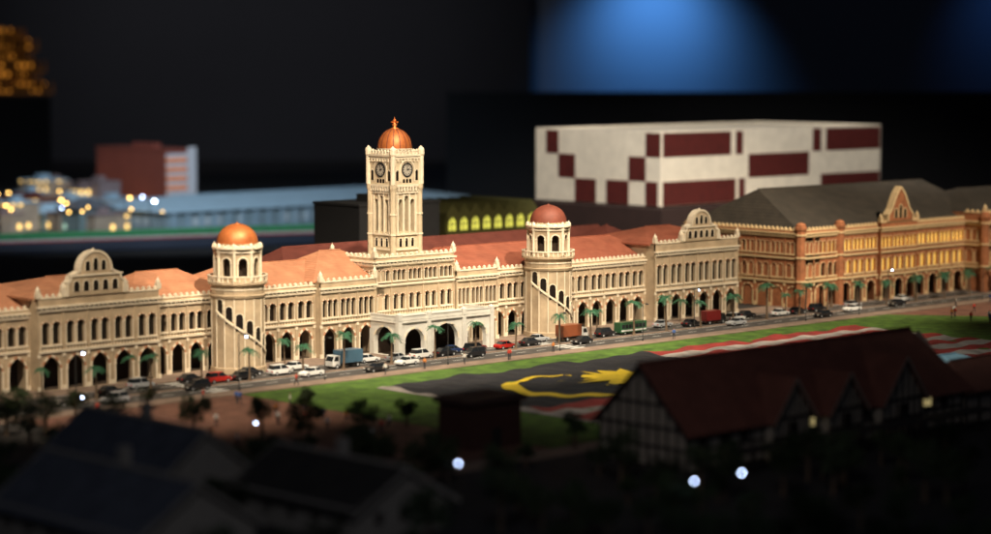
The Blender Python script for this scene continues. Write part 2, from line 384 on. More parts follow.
def clock_tower(cx,cy):
    W=2.9
    b=MB()
    for k in range(4):
        b.M=T((cx,cy,0))@RZ(k*PI/2)@T((-W,-W,0))
        ops=[(W-1.32,.92,19.4,24.4,'r'),(W,.92,19.4,25.0,'r'),(W+1.32,.92,19.4,24.4,'r')]
        wall(b,0,2*W,0,26.4,ops,0,.8,0)
        b.face([(0,.85,19),(2*W,.85,19),(2*W,.85,26.6),(0,.85,26.6)],0)
        for o in ops:
            ring(b,*o,t=.14,y=-.1,ms=(1,1))
            pane(b,o[0],.6,o[2]+2.6,o[3]-.1,'r',.82,2); pane(b,o[0],.6,o[2]+.3,o[2]+1.7,'r',.82,2)
        for xx in (W-1.32,W,W+1.32):
            pane(b,xx,.62,16.9,18.0,'r',-.012,2); ring(b,xx,.62,16.9,18.0,'r',t=.14,y=-.1,ms=(1,1))
        for z in (16.3,18.8,25.8): b.box(-.1,2*W+.1,-.25,-.002,z,z+.28,1)
        for xx in (W-2.0,W-.66,W+.66,W+2.0): b.box(xx-.11,xx+.11,-.17,-.003,19.1,25.8,1)
        n=9
        for i in range(n):
            x=(i+.5)*2*W/n; b.box(x-.16,x+.16,-.4,-.004,26.2,26.9,1)
        b.M=T((cx,cy,0))@RZ(k*PI/2)
        V=3.12
        b.box(-V-.2,V+.2,-V-.2,-V+.4,26.9,27.3,1)
        b.face([(-V,-V,27.3),(V,-V,27.3),(V,-V,32.0),(-V,-V,32.0)],0)
        pts=archpts(0,2.9,29.8,'r',12)
        rp=[(-1.45,27.8)]+pts+[(1.45,27.8)]
        for p,q in zip(rp,rp[1:]):
            up=lambda v:(v[0]*1.13,v[1]+(.22 if v[1]>28 else 0))
            a2,b2=up(p),up(q)
            b.face([(p[0],-V-.14,p[1]),(q[0],-V-.14,q[1]),(b2[0],-V-.14,b2[1]),(a2[0],-V-.14,a2[1])],1)
            b.face([(a2[0],-V-.14,a2[1]),(b2[0],-V-.14,b2[1]),(b2[0],-V,b2[1]),(a2[0],-V,a2[1])],1)
        for s in (-1,1):
            pane(b,s*2.15,.45,28.0,29.5,'r',-V-.012,2); ring(b,s*2.15,.45,28.0,29.5,'r',t=.1,y=-V-.1,ms=(1,1),jamb=False)
        for i in (-1,0,1): pane(b,i*.7,.4,27.6,28.0,'r',-V-.012,2)
        b.box(-V-.3,V+.3,-V-.35,-V+.4,32.0,32.35,1)
        b.box(-V-.12,V+.12,-V-.2,-V+.3,31.6,32.0,1)
        for i in range(9):
            x=(i-4)*.7; b.box(x-.1,x+.1,-V-.3,-V-.01,31.15,31.6,1)
        for i in range(8):
            x=(i-3.5)*.8; b.box(x-.24,x+.24,-V-.22,-V+.02,32.35,32.85,1); b.pyr(x,-V-.1,32.85,33.2,.2,1)
        b.rev(-W,-W,[(.52,0),(.52,26.2),(.68,26.7),(.68,27.3)],8,0,False)
        for z in (18.8,22.2): b.rev(-W,-W,[(.52,z),(.64,z),(.64,z+.28),(.52,z+.28)],8,1,False)
        b.rev(-V,-V,[(.45,27.3),(.45,32.0),(.58,32.3),(.58,33.1),(.42,33.4),(.1,33.7),(0,33.8)],8,1,False)
    b.M=Matrix.Identity(4)
    b.box(cx-3.05,cx+3.05,cy-3.05,cy+3.05,31.8,32.3,1)
    t=mk('clock_tower',b,[TOWERC,TRIM,GLASS],main)
    d=MB(); z=32.3; r=2.9
    d.rev(cx,cy,[(2.75,z),(2.75,z+.8),(3.0,z+.85),(3.0,z+1.0)],24,1,False)
    prof=[(r*math.cos(PI/2*i/14)**.92 if i<14 else .03,z+1.0+r*1.14*math.sin(PI/2*i/14)) for i in range(15)]
    d.rev(cx,cy,prof,32,0)
    for i in range(16):
        a=2*PI*i/16
        for (r0,z0),(r1,z1) in zip(prof[:-2],prof[1:-1]):
            ca,sa=math.cos(a),math.sin(a); e=.07
            q=[(cx+(r0+.05)*ca-e*sa,cy+(r0+.05)*sa+e*ca,z0),(cx+(r0+.05)*ca+e*sa,cy+(r0+.05)*sa-e*ca,z0),(cx+(r1+.05)*ca+e*sa,cy+(r1+.05)*sa-e*ca,z1+.03),(cx+(r1+.05)*ca-e*sa,cy+(r1+.05)*sa+e*ca,z1+.03)]
            d.face(q,2)
    mk('dome',d,[COPPER,TRIM,REDDOME],t)
    f=MB(); zt=z+1.0+r*1.12
    f.rev(cx,cy,[(.7,zt-.15),(.7,zt+.1),(.2,zt+.3),(.5,zt+.7),(.2,zt+1.0),(.12,zt+1.15),(.36,zt+1.4),(.08,zt+1.65),(.0,zt+2.1)],10,0)
    f.box(cx-.75,cx+.75,cy-.1,cy+.1,zt+1.0,zt+1.22,0); f.box(cx-.1,cx+.1,cy-.75,cy+.75,zt+1.0,zt+1.22,0)
    mk('finial',f,[GOLD],t)
    cf=MB(); n=32; R=.98
    cf.rev(0,0,[(0,.05),(R,.05)],n,0,False); cf.rev(0,0,[(R,.0),(R,.12),(R+.22,.12),(R+.22,0)],n,1,False)
    for i in range(12):
        cf.M=RZ(2*PI*i/12); cf.box(R*.7,R*.93,-.07,.07,.05,.075,1)
    cf.M=Matrix.Identity(4)
    cfm=mesh('clock_face',cf,[DIAL,BLACK])
    hd=MB(); hd.box(-.07,.07,-.15,R*.8,.09,.11); hd.M=RZ(math.radians(-75)); hd.box(-.09,.09,-.12,R*.5,.115,.135)
    hdm=mesh('clock_hand',hd,[BLACK])
    for k in range(4):
        M=T((cx,cy,0))@RZ(k*PI/2)@T((0,-3.13,29.75))@Matrix.Rotation(PI/2,4,'X')
        obj('clock_face',cfm,t,M); obj('clock_hand',hdm,t,M)
clock_tower(6.2,7.2)

def stair_tower(cx,cy,DM):
    b=MB(); R=4.1; n=16
    b.rev(cx,cy,[(R+.25,0),(R+.25,.9),(R,1.0),(R,11.6),(R+.2,11.7),(R+.35,12.1),(R,12.2),(R,13.4),(R+.55,13.8),(R+.55,14.1),(R-.3,14.1)],n,0,False)
    b.rev(cx,cy,[(0,14.1),(R,14.1)],n,1,False)
    for i in range(32):
        a=2*PI*i/32; b.rev(cx+(R+.4)*math.cos(a),cy+(R+.4)*math.sin(a),[(.09,14.1),(.14,14.5),(.07,14.9)],6,1)
    b.rev(cx,cy,[(R+.25,14.9),(R+.55,14.9),(R+.55,15.1),(R+.25,15.1),(R+.25,14.9)],32,1,False)
    for z in (12.9,): b.rev(cx,cy,[(R,z),(R+.12,z),(R+.12,z+.22),(R,z+.22)],n,1,False)
    for i in range(n):
        a=2*PI*i/n; b.rev(cx+R*.995*math.cos(a),cy+R*.995*math.sin(a),[(.1,1),(.1,11.6)],6,1,False)
    t=mk('stair_tower',b,[CREAM,TRIM],main)
    w=MB()
    w.face([(-.58,-.02,-.5),(.58,-.02,0)]+[(p[0],-.02,p[1]) for p in reversed(archpts(0,1.16,1.7,'r'))],2)
    ring(w,0,1.12,0,1.7,'r',t=.13,y=-.12,ms=(0,0))
    w.face([(-.78,-.24,.25),(.78,-.24,-.85),(.78,-.24,-.5),(-.78,-.24,.6)],0)
    w.face([(-.78,-.24,.6),(.78,-.24,-.5),(.78,0,-.5),(-.78,0,.6)],0)
    wm=mesh('stair_window',w,[TRIM,BRICKT,GLASS])
    for i in range(8):
        a=math.radians(-191.25+22.5+i*22.5); z=9.3-i*1.1
        if z>1.0: obj('stair_window',wm,t,T((cx+(R*.985)*math.cos(a),cy+(R*.985)*math.sin(a),z))@RZ(a+PI/2))
    L=MB(); r=3.55; n=8; s=2*r*math.sin(PI/n); ap=r*math.cos(PI/n)
    for i in range(n):
        a=2*PI*(i+.5)/n
        L.M=T((cx,cy,14.1))@RZ(a+PI/2)@T((-s/2,-ap,0))
        wall(L,0,s,0,5.0,[(s/2,1.45,.9,3.0,'r')],0,.4,0)
        ring(L,s/2,1.45,.9,3.0,'r',t=.2,y=-.1,ms=(1,1))
        L.box(-.1,s+.1,-.25,0,4.5,4.75,1)
        L.box(s/2-1,s/2+1,-.14,0,.7,.88,1)
    L.M=Matrix.Identity(4)
    for i in range(n):
        a=2*PI*i/n; x=cx+r*math.cos(a);y=cy+r*math.sin(a)
        L.rev(x,y,[(.3,14.1),(.22,14.6),(.22,18.6),(.36,19.1),(.36,19.8),(.1,20.0),(0,20.2)],8,1,False)
    L.rev(cx,cy,[(r-.1,19.0),(r+.4,19.2),(r+.4,19.5),(r-.3,19.6),(0,19.6)],24,1,False)
    L.rev(cx,cy,[(2.0,14.1),(2.0,19)],12,2,False)
    for i in range(24):
        a=2*PI*i/24; L.M=T((cx,cy,0))@RZ(a); L.box(r-.05,r+.2,-.18,.18,19.5,19.9,1)
    L.M=Matrix.Identity(4)
    mk('lantern',L,[CREAM,TRIM,INNER],t)
    d=MB(); rr=3.2; z=19.6
    d.rev(cx,cy,[(rr-.1,z),(rr-.1,z+.4),(rr+.1,z+.4)],24,1,False)
    prof=[(rr*math.cos(PI/2*i/12),z+.4+(rr*.92)*math.sin(PI/2*i/12)) for i in range(13)]
    d.rev(cx,cy,prof,32,0)
    mk('dome',d,[DM,TRIM],t)
    f=MB(); zt=z+.4+rr*.91; f.rev(cx,cy,[(.35,zt-.1),(.38,zt+.05),(.08,zt+.15),(.0,zt+.4)],8,0); mk('finial',f,[DM],t)
stair_tower(-33.2,-1.2,COPPER); stair_tower(34.2,-1.2,REDDOME)

# ================================================================ BRICK BUILDING
po=empty('brick_building','orange brick arcaded building with slate hipped roof and lit upper windows','building')
A1=(0,.66,.15,2.9,'r'); A2=((-.225,.34,6.0,8.0,'r'),(.225,.34,6.0,8.0,'r')); A3=((-.3,.25,10.6,12.4,'r'),(0,.25,10.6,12.4,'r'),(.3,.25,10.6,12.4,'r'))
PR=[(0,5.3,(A1,),'a',None),(5.3,9.9,A2,'w',GLASSW),(9.9,14.2,A3,'w',LIT)]
PRB=[(0,5.3,(A1,),'a',None),(5.3,9.9,A2,'w',GLASS),(9.9,14.2,A3,'w',GLASSW)]
def PS(M,L,nb,zt,rows=PR,**k): segment(po,M,L,nb,rows,zt,OBRICK,OTRIM,BRICKT,**k)
PS(T((100,-4,0)),12,3,15.5,rows=PRB); PS(T((112.1,-4,0)),12,3,15.5); PS(T((124.2,-4.8,0)),12,3,16,pin=3); PS(T((136.3,-4,0)),17.5,4,15.5)
PRD=[(0,5.3,(A1,),'a',None),(5.3,9.9,A2,'w',GLASS),(9.9,14.2,A3,'w',GLASS)]
PS(T((99.9,26,0))@RZ(-PI/2),30,8,15.5,rows=PRD,back=6)
PS(T((154,-9,0)),34,8,16.8,pin=2); PS(T((153.9,-4,0))@RZ(-PI/2),5,1,16.8,rows=PRD,back=4)
b=MB(); b.hip(100.5,166,-3.2,27,15.0,22.4,5.5); mk('roof',b,[SLATE],po)
b=MB(); b.hip(154.5,189,-8,20,16.4,20.5,10); mk('roof',b,[SLATE],po)
b=MB()
g=[(126,15.8),(126,17),(127.2,18.2),(127.9,19.6),(128.8,21.2),(130.1,22.6),(131.4,21.2),(132.3,19.6),(133,18.2),(134.2,17),(134.2,15.8)]
b.prism(g,-5.2,-4.0,0)
for p,q in zip(g,g[1:]):
    d=Vector((q[0]-p[0],0,q[1]-p[1])).normalized(); nn=Vector((-d.z,0,d.x))*.2
    P_=Vector((p[0],0,p[1])); Q_=Vector((q[0],0,q[1]))
    b.face([(P_.x-nn.x,-5.35,P_.z-nn.z),(Q_.x-nn.x,-5.35,Q_.z-nn.z),(Q_.x+nn.x,-5.35,Q_.z+nn.z),(P_.x+nn.x,-5.35,P_.z+nn.z)],1)
    b.face([(P_.x+nn.x,-5.35,P_.z+nn.z),(Q_.x+nn.x,-5.35,Q_.z+nn.z),(Q_.x+nn.x,-3.9,Q_.z+nn.z),(P_.x+nn.x,-3.9,P_.z+nn.z)],1)
b.M=T((0,-5.2,0))
for xx,zz_ in ((128.6,17.8),(130.1,18.6),(131.6,17.8)):
    ring(b,xx,.85,16.4,zz_,'r',t=.18,ms=(1,1)); pane(b,xx,.85,16.4,zz_,'r',-.02,2)
b.M=Matrix.Identity(4)
mk('gable',b,[OBRICK,OTRIM,GLASS],po)
for (x,y) in ((100,-4),(112,-4),(154,-9),(188,-9)):
    b=MB(); b.rev(x,y,[(.95,0),(.95,15),(1.2,15.4),(1.2,15.9),(.95,16.0),(.95,16.3),(.7,16.6),(0,16.8)],8,0,False)
    for z in (5.2,9.8,14.2): b.rev(x,y,[(.95,z),(1.12,z),(1.12,z+.3),(.95,z+.3)],8,1,False)
    mk('turret',b,[OBRICK,OTRIM],po)

# ================================================================ CHEQUERED BOX
bx=empty('chequered_block','large white box building with oxblood rectangular panels on a dark base','building')
b=MB(); b.box(144.7,227.5,73.8,114.8,14.3,31.2); mk('wall',b,[BOXW],bx)
b=MB(); b.box(145.2,227,74.3,114.3,0,14.3); b.box(141,144.9,70,118,0,14.0); b.box(144.9,228,70,74.1,0,14.0); mk('base',b,[DARKB],bx)
b=MB()
for a,c,d,e in ((144.7,227.5,73.8,74.4),(144.7,227.5,114.2,114.8),(144.7,145.3,74.4,114.2),(226.9,227.5,74.4,114.2)): b.box(a,c,d,e,31.2,31.7)
mk('parapet',b,[BOXW],bx)
Z=[31.2,25.6,19.9,14.35]
def pn(x0,x1,y0,y1,r):
    b=MB(); b.box(x0,x1,y0,y1,Z[r]+.05,Z[r-1]-.0); mk('wall_panel',b,[REDPANEL],bx)
for a,c,r in ((145.6,169.4,1),(171.2,173.7,1),(200.2,203.4,1),(205.4,227.2,1),(175.9,198.7,2),(145.6,171.2,3),(172.4,174.6,3),(203.5,227.2,3)): pn(a,c,73.72,73.8,r)
for a,c,r in ((73.75,78.4,1),(78.4,83.8,2),(83.8,91,3),(107,111.2,1),(101.4,107,2),(94.4,101.4,3),(74.6,78.4,3)): pn(144.62,144.7,a,c,r)

# ================================================================ CITY BEHIND
def block(name,label,x0,x1,y0,y1,z1,m,rm=None,pitch=0,cat='building',grp=None):
    e=empty(name,label,cat,T((x0,y0,0)),grp); w=x1-x0;d=y1-y0
    b=MB(); b.box(0,w,0,d,0,z1); mk('wall',b,[m],e)
    b=MB()
    if pitch: b.hip(-.6,w+.6,-.6,d+.6,z1+.02,z1+pitch,min(w,d)*.4)
    else:
        b.box(-.2,w+.2,-.2,d+.2,z1+.01,z1+.5); b.box(w*.3,w*.6,d*.3,d*.6,z1+.5,z1+2)
    mk('roof',b,[rm or m],e); return e
CM1=citymat('lit_shophouse',(.44,.34,.25),(1,.62,.15),2.4,2.4,3.2,.38)
CM2=citymat('lit_office',(.2,.28,.29),(.6,.95,.7),.9,3,3.2,.3)
CM6=mat('mauve_render',(.26,.19,.19),.7,0,.15,.2)
CM3=mat('red_brown_render',(.3,.075,.05),.7,0,.12,.1)
CM4=citymat('grey_hall',(.28,.38,.43),(.9,.95,1),.12,4,5,.5)
CM5=citymat('gold_lit_tower',(.12,.05,.01),(1,.36,.04),.75,2.6,3.4,.6)
e=block('office_block','red-brown slab building with pale striped end',161,171,292,330,20.5,CM3)
b=MB()
for k in range(7): b.box(-.3,7.3,-.5,0,1.5+k*2.8,2.8+k*2.8)
b.box(7.3,10.6,-.6,-.5,0,21.5); mk('balcony',b,[mat('pale_lit_balcony',(.62,.6,.62),.6,emit=(.7,.75,.9),es=.06)],e)  # faint glow in the balcony material stands in for light on this end
b=MB()
for k in range(7): b.box(-.2,7.2,-.3,-.02,.3+k*2.8,1.45+k*2.8)
mk('lit_window',b,[mat('orange_glow',(.5,.2,.1),.6,emit=(1,.3,.06),es=.35)],e)
e=block('long_hall','long pale blue-grey hall with low roof',126,240,243,286,5.6,CM4,GREYL,3.2)
b=MB(); b.box(0,1,-.5,-.05,0,5.2); pmh=mesh('pilaster',b,[GREYL])
for k in range(23): obj('pilaster',pmh,e,T((2+k*4.8,0,0)))
for k in range(54):
    u=random.uniform(-12,62); v=random.uniform(0,95)
    x=86+.727*u+.687*v; y=270-.687*u+.727*v
    if (x>112 and y>228 and y<294) or (148<x<178 and 270<y<335): continue
    w,d=random.uniform(7,13),random.uniform(7,12)
    h=random.choice((5,6,7,8)) if v<60 else random.choice((8,9,11))
    m=random.choice((CM1,CM1,CM2,CM6)); 
    block('city_building','small pale city building with lit windows',x,x+w,y,y+d,h,m,random.choice((GREYL,ROOFD,GREYR,CM6)),random.choice((0,0,2.5)),grp='city buildings with lit windows')
e=empty('gold_lit_tower','dark tower with golden lit tiered top','building',T((231,497,0)))
b=MB(); b.box(-12,12,-12,12,0,34); mk('base',b,[mat('near_black_board',(.006,.005,.005),.9)],e)
b=MB()
for k in range(6):
    w=13-k*1.0-(2.5 if k%2 else 0); b.box(-w,w,-w,w,35+k*4.2,35.8+k*4.2,0); b.box(-w+2,w-2,-w+2,w-2,35.8+k*4.2,39.2+k*4.2,1)
    for i in range(7):
        for q in (-w+.6,w-.6): b.box(-w+.4+i*(2*w-.8)/6-.3,-w+.4+i*(2*w-.8)/6+.3,q-.3,q+.3,35.8+k*4.2,39.2+k*4.2,0)
mk('crown',b,[mat('gold_lit_frame',(.2,.09,.02),.6,.2,emit=(1,.35,.05),es=.03),CM5],e)  # golden lighting of the tiers put in as a glow of their own
block('dark_block','plain black flat-roofed block building',41,62,58,72,19.5,mat('black_board',(.012,.012,.014),.8))
e=empty('market_hall','low hall with yellow lit pointed arch windows','building',T((84,80,0)))
b=MB(); b.box(0,27,0,20,0,11.0,0)
ops=[(1.7+k*3.4,2.5,11.4,12.8,'p') for k in range(8)]
wall(b,0,27.2,11.0,15.2,ops,0,.5,0)
for k in range(8):
    x=1.7+k*3.4; b.prism([(x-1.7,15.2),(x+1.7,15.2),(x,17.2)],0,20,1)
b.box(0,27.2,.6,20,11.0,15.1,0)
OLV=mat('olive_plaster',(.11,.105,.03),.7)
mk('wall',b,[OLV,OLV],e)
w=MB()
pane(w,0,2.5,11.4,12.8,'p',.45,0); w.box(-.06,.06,.3,.44,11.4,14.4,1); w.box(-1.2,1.2,.3,.44,12.7,12.85,1)
wm=mesh('lit_window',w,[mat('yellow_green_glow',(.5,.5,.1),.5,emit=(.85,.8,.12),es=.85),BLACK])
for k in range(8): obj('lit_window',wm,e,T((1.7+k*3.4,0,0)))
a=math.atan2(-33.,95)
for nm,o0,o1,h,m in (('hedge',0,8,2.2,mat('hedge_green',(.03,.2,.07),.9,0,.3,.5)),('kerb_wall',-1.5,0,1.0,mat('white_kerb',(.45,.45,.45),.7)),('kerb_wall',-2.6,-1.5,.6,mat('red_kerb',(.4,.05,.03),.7)),('kerb_wall',-34,-2.6,.3,mat('navy_board',(.012,.018,.035),.7))):
    e=empty(nm,{'hedge':'clipped green hedge strip along an embankment','kerb_wall':'low painted kerb wall beside a hedge'}[nm],'hedge' if nm=='hedge' else 'wall',T((40,249,0))@RZ(a))
    b=MB(); b.box(0,210,o0,o1,0,h); b.box(0,210,o0+.1,o1-.1,h,h+.12); mk('hedge_body' if nm=='hedge' else 'wall',b,[m],e)
V=Vector((.687,.727,0)); Rr=Vector((.727,-.687,0)); CAM=Vector((-247,-285.4,0))
yaw=-math.atan2(.687,.727)
def slab(label,D,r0,r1,z1,th,m):
    p=CAM+V*D+Rr*((r0+r1)/2)
    b=MB(); b.box(-(r1-r0)/2,(r1-r0)/2,0,th,0,z1); b.box(-(r1-r0)/2,(r1-r0)/2,-.6,0,0,1.2)
    e=empty('gallery_wall',label,'wall',T(p)@RZ(yaw)); mk('wall',b,[m],e)
slab('tall wall washed with blue light',1110,-420,420,260,6,mat('blue_washed_wall',(.3,.34,.4),.9,0,.04,.01))
slab('tall charcoal panelled wall',1103,-420,17,260,5,mat('charcoal_wall',(.06,.06,.066),.8,0,.1,.01))
slab('low black partition wall',800,-17,380,37,5,mat('black_partition',(.008,.009,.012),.9,0,.1,.05))

# ================================================================ FLAG
def flag():
    x0,x1,y1,y0=-29,83,-30.5,-84.5
    e=empty('giant_flag','huge striped flag with yellow crescent and star laid on grass','flag')
    RED=mat('flag_red',(.25,.022,.018),.85,0,.25,.3,bump=1,bscale=.7,stain=.35); WH=mat('flag_white',(.32,.28,.26),.85,0,.2,.3,bump=1,bscale=.7,stain=.4)
    BL=mat('flag_navy',(.009,.009,.013),.9,0,.3,.2,bump=1.,bscale=.6); YE=mat('flag_yellow',(.66,.46,.02),.8,0,.15,.3,bump=.8,bscale=.7,stain=.2)
    def zz(x,y,o): return .34+o+.2*math.sin(x*.33+y*.11)*math.sin(y*.27)+.08*math.sin(x*1.1+y*.7)+.12*math.sin(x*.61-y*.93)
    xm=(x0+x1)/2; hh=(y1-y0)/14
    b=MB()
    N=160
    for k in range(14):
        ya=y1-k*hh
        for i in range(N):
            xa=x0+(x1-x0)*i/N; xb=x0+(x1-x0)*(i+1)/N
            m=2 if (k<8 and (xa+xb)/2<xm) else k%2
            for s in range(4):
                y_a=ya-hh*s/4; y_b=ya-hh*(s+1)/4
                wob=lambda x,y:y+.16*math.sin(x*.21)+.1*math.sin(x*.53+1)
                b.face([(xa,wob(xa,y_b),zz(xa,y_b,0)),(xb,wob(xb,y_b),zz(xb,y_b,0)),(xb,wob(xb,y_a),zz(xb,y_a,0)),(xa,wob(xa,y_a),zz(xa,y_a,0))],m,True)
    for i in range(52):
        ya=y1-(y1-y0)*i/52; yb=y1-(y1-y0)*(i+1)/52
        b.face([(x0-1.2,yb,.12),(x0,yb,zz(x0,yb,0)),(x0,ya,zz(x0,ya,0)),(x0-1.2,ya,.12)],1,True)
    mk('flag_cloth',b,[RED,WH,BL],e)
    c=MB(); cx,cy=-8.5,-50.5; R=11.2
    n=56; a0=math.radians(56)
    th=lambda t:R-.15-3.3*max(0,-math.cos(t)*.5+.36)
    for i in range(n):
        t0=a0+(2*PI-2*a0)*i/n; t1=a0+(2*PI-2*a0)*(i+1)/n
        q=[(R*math.cos(t0),R*math.sin(t0)),(R*math.cos(t1),R*math.sin(t1))]+[(rr_*math.cos(tt),rr_*math.sin(tt)) for tt,rr_ in ((t1,th(t1)),(t0,th(t0)))]
        c.face([(cx+p[0],cy+p[1],zz(cx+p[0],cy+p[1],.12)) for p in q],0,True)
    sx,sy=3.6,-49.5
    rr=random.Random(4)
    tips=[10.6*rr.uniform(.8,1.12) for _ in range(14)]
    for i in range(14):
        a=2*PI*i/14
        for s in (-1,1):
            a2=a+s*PI/14
            for (f0,f1) in ((0,.5),(.5,1)):
                A=lambda f,o:(o[0]*f,o[1]*f)
                tip=(tips[i]*math.cos(a),tips[i]*math.sin(a)); br=(5.4*math.cos(a2),5.4*math.sin(a2))
                if f0==0: q=[(0,0),A(.5,tip),A(.5,br)]
                else: q=[A(.5,tip),tip,br,A(.5,br)]
                c.face([(sx+p[0],sy+p[1],zz(sx+p[0],sy+p[1],.17)) for p in q],0)
    mk('emblem',c,[YE],e)
flag()

# ================================================================ FOREGROUND HOUSES
def tudor():
    e=empty('half_timbered_clubhouse','dark half-timbered clubhouse with oxblood gabled roof','building',T((-49.5,-108.8,0)))
    L=54; W=14; he=5.2; hr=12.4
    b=MB(); b.box(0,L,0,W,0,he,0)
    b.face([(0,0,he),(0,W,he),(0,W/2,hr-.3)],0); b.face([(L,0,he),(L,W,he),(L,W/2,hr-.3)],0)
    mk('wall',b,[TUDW],e)
    t=MB()
    for k in range(10): t.box(-.12,-.003,k*W/9-.13,k*W/9+.13,0,he)
    for k in range(1,9):
        y=k*W/9; h=he+(hr-.4-he)*(1-abs(y-W/2)/(W/2)); t.box(-.12,-.003,y-.1,y+.1,he,h)
    for z in (.2,2.6,4.9,7.6):
        ins=0 if z<he else (z-he)/(hr-he)*W/2
        t.box(-.16,-.003,ins,W-ins,z,z+.26)
    for k in range(29):
        x=k*L/28; t.box(x-.11,x+.11,-.12,-.003,0,he)
    for z in (.1,2.6,4.9): t.box(0,L,-.16,-.003,z,z+.25)
    mk('timber_frame',t,[TUDB],e)
    r=MB()
    o=.9; zo=he-.7
    r.face([(-o,-o,zo),(L+2,-o,zo),(L-2,W/2,hr),(-o,W/2,hr)],0); r.face([(-o,W+o,zo),(L+2,W+o,zo),(L-2,W/2,hr),(-o,W/2,hr)],0)
    r.face([(L+2,-o,zo),(L+2,W+o,zo),(L-2,W/2,hr)],0)
    r.box(-o,L-2,W/2-.2,W/2+.2,hr-.1,hr+.25,0)
    for s in (0,1):
        ya=-o if s==0 else W+o
        r.face([(-o-.05,ya,zo-.3),(-o-.05,W/2,hr-.35),(-o-.05,W/2,hr+.05),(-o-.05,ya,zo+.05)],1)
    mk('roof',r,[TROOF,TUDB],e)
    for gx,gw,gh in ((17.5,3.6,9.9),(28.0,3.4,9.6),(39.5,4.3,10.6)):
        g=MB(); yf=-1.2
        g.face([(gx-gw,yf,0),(gx+gw,yf,0),(gx+gw,yf,he),(gx,yf,gh-.3),(gx-gw,yf,he)],0)
        g.face([(gx-gw,yf,0),(gx-gw,0,0),(gx-gw,0,he),(gx-gw,yf,he)],0); g.face([(gx+gw,yf,0),(gx+gw,0,0),(gx+gw,0,he),(gx+gw,yf,he)],0)
        yb=W/2*(gh-he)/(hr-he)
        g.face([(gx-gw-.6,yf-.8,he-.7),(gx,yf-.8,gh),(gx,yb,gh),(gx-gw-.6,0,he-.7)],1)
        g.face([(gx+gw+.6,yf-.8,he-.7),(gx,yf-.8,gh),(gx,yb,gh),(gx+gw+.6,0,he-.7)],1)
        for k in range(-3,4):
            x=gx+k*gw/3.5; h=he+(gh-.5-he)*(1-abs(k)/3.5); g.box(x-.11,x+.11,yf-.14,yf-.003,0,h,2)
        for z in (2.6,4.9): g.box(gx-gw,gx+gw,yf-.18,yf-.003,z,z+.28,2)
        for s in (-1,1): g.face([(gx+s*(gw+.6),yf-.82,he-1.0),(gx,yf-.82,gh-.35),(gx,yf-.82,gh+.05),(gx+s*(gw+.6),yf-.82,he-.65)],0)
        mk('gable',g,[TUDW,TROOF,TUDB],e)
    w=MB(); w.box(-.7,.7,-.2,-.02,0,1.2,0)
    for x in (-.7,0,.7): w.box(x-.06,x+.06,-.24,-.2,0,1.2,1)
    w.box(-.8,.8,-.3,-.02,-.15,-.0,1)
    TL_=mat('warm_club_window',(.5,.35,.1),.5,emit=(1,.8,.35),es=.4)
    wl=mesh('window',w,[TL_,TUDB]); wd=mesh('window',w,[GLASS,TUDB])
    for i,x in enumerate((2.5,6.5,10,22.5,33.5,46.5,50)):
        obj('window',wl if i in (3,5) else wd,e,T((x,0,3.3)))
    for gx in (17.5,28,39.5): obj('window',wd,e,T((gx,-1.35,3.3)))
    v=MB()
    for k in range(19): v.box(k*3-.12,k*3+.12,-5.2,-5,0,2.5)
    v.box(-.4,54.4,-5.4,-2.3,2.5,2.7); v.box(-.4,54.4,-5.2,-5.1,.9,1.0)
    mk('verandah',v,[TUDB],e)
    a=MB(); a.box(55,80,0,12,0,4.2,0); a.hip(54,81,-1,13,4.3,7.4,6,1)
    for k in range(9): a.box(55+k*3-.12,55.2+k*3,-.14,-.003,0,4.2,2)
    mk('annexe',a,[TUDW,TROOF,TUDB],e)
tudor()
e=empty('club_pavilion','small pavilion with pale blue roof','building',T((17,-90,0)))
b=MB(); b.box(0,22,0,9,0,3.2); mk('wall',b,[TUDW],e)
b=MB(); b.hip(-1,23,-1,10,3.3,4.6,4); mk('roof',b,[mat('pale_blue_roof',(.3,.55,.72),.6)],e)

def cottage(label,xr,ya,yb,hr,hw,he,rm):
    L=yb-ya
    e=empty('gabled_house',label,'house',T((xr,ya,0)))
    b=MB(); b.box(-hw,hw,0,L,0,he); b.face([(-hw,0,he),(hw,0,he),(0,0,hr-.2)]); b.face([(-hw,L,he),(hw,L,he),(0,L,hr-.2)])
    mk('wall',b,[TUDW],e)
    b=MB(); o=.7
    for s in (-1,1): 
        b.face([(s*(hw+o),-o,he-.6),(0,-o,hr),(0,L+o,hr),(s*(hw+o),L+o,he-.6)],0)
        for yy in (-o-.02,L+o+.02): b.face([(s*(hw+o),yy,he-1.0),(0,yy,hr-.4),(0,yy,hr+.1),(s*(hw+o),yy,he-.5)],1)
    b.box(-.25,.25,-o,L+o,hr-.05,hr+.22,1)
    b.box(hw*.3,hw*.3+1,L*.6,L*.6+1,hr-2.5,hr+1.2,1)
    mk('roof',b,[rm,TUDW],e)
    w=MB(); w.box(-.5,.5,-.1,-.01,0,1.3,0); w.box(-.6,.6,-.2,-.01,-.15,0,1); w.box(-.04,.04,-.14,-.1,0,1.3,1)
    wm=mesh('window',w,[GLASS,TUDW])
    for x in (-hw*.5,0,hw*.5): obj('window',wm,e,T((x,0,he*.45)))
    for k in range(int(L/4)): obj('window',wm,e,T((-hw,2+k*4,he*.45))@RZ(-PI/2))
cottage('gabled house with blue-grey roof and pale verges',-120.3,-110,-85,8.3,7,4,GREYR)
cottage('gabled house with dark grey roof and pale gable',-104,-89,-67,9,6,4.5,GREYR)
cottage('low house with dark grey roof',-96,-112,-92,7,6.5,3.5,SLATE)
cottage('low house with dark grey roof',-128,-72,-52,7.5,6,3.5,SLATE)
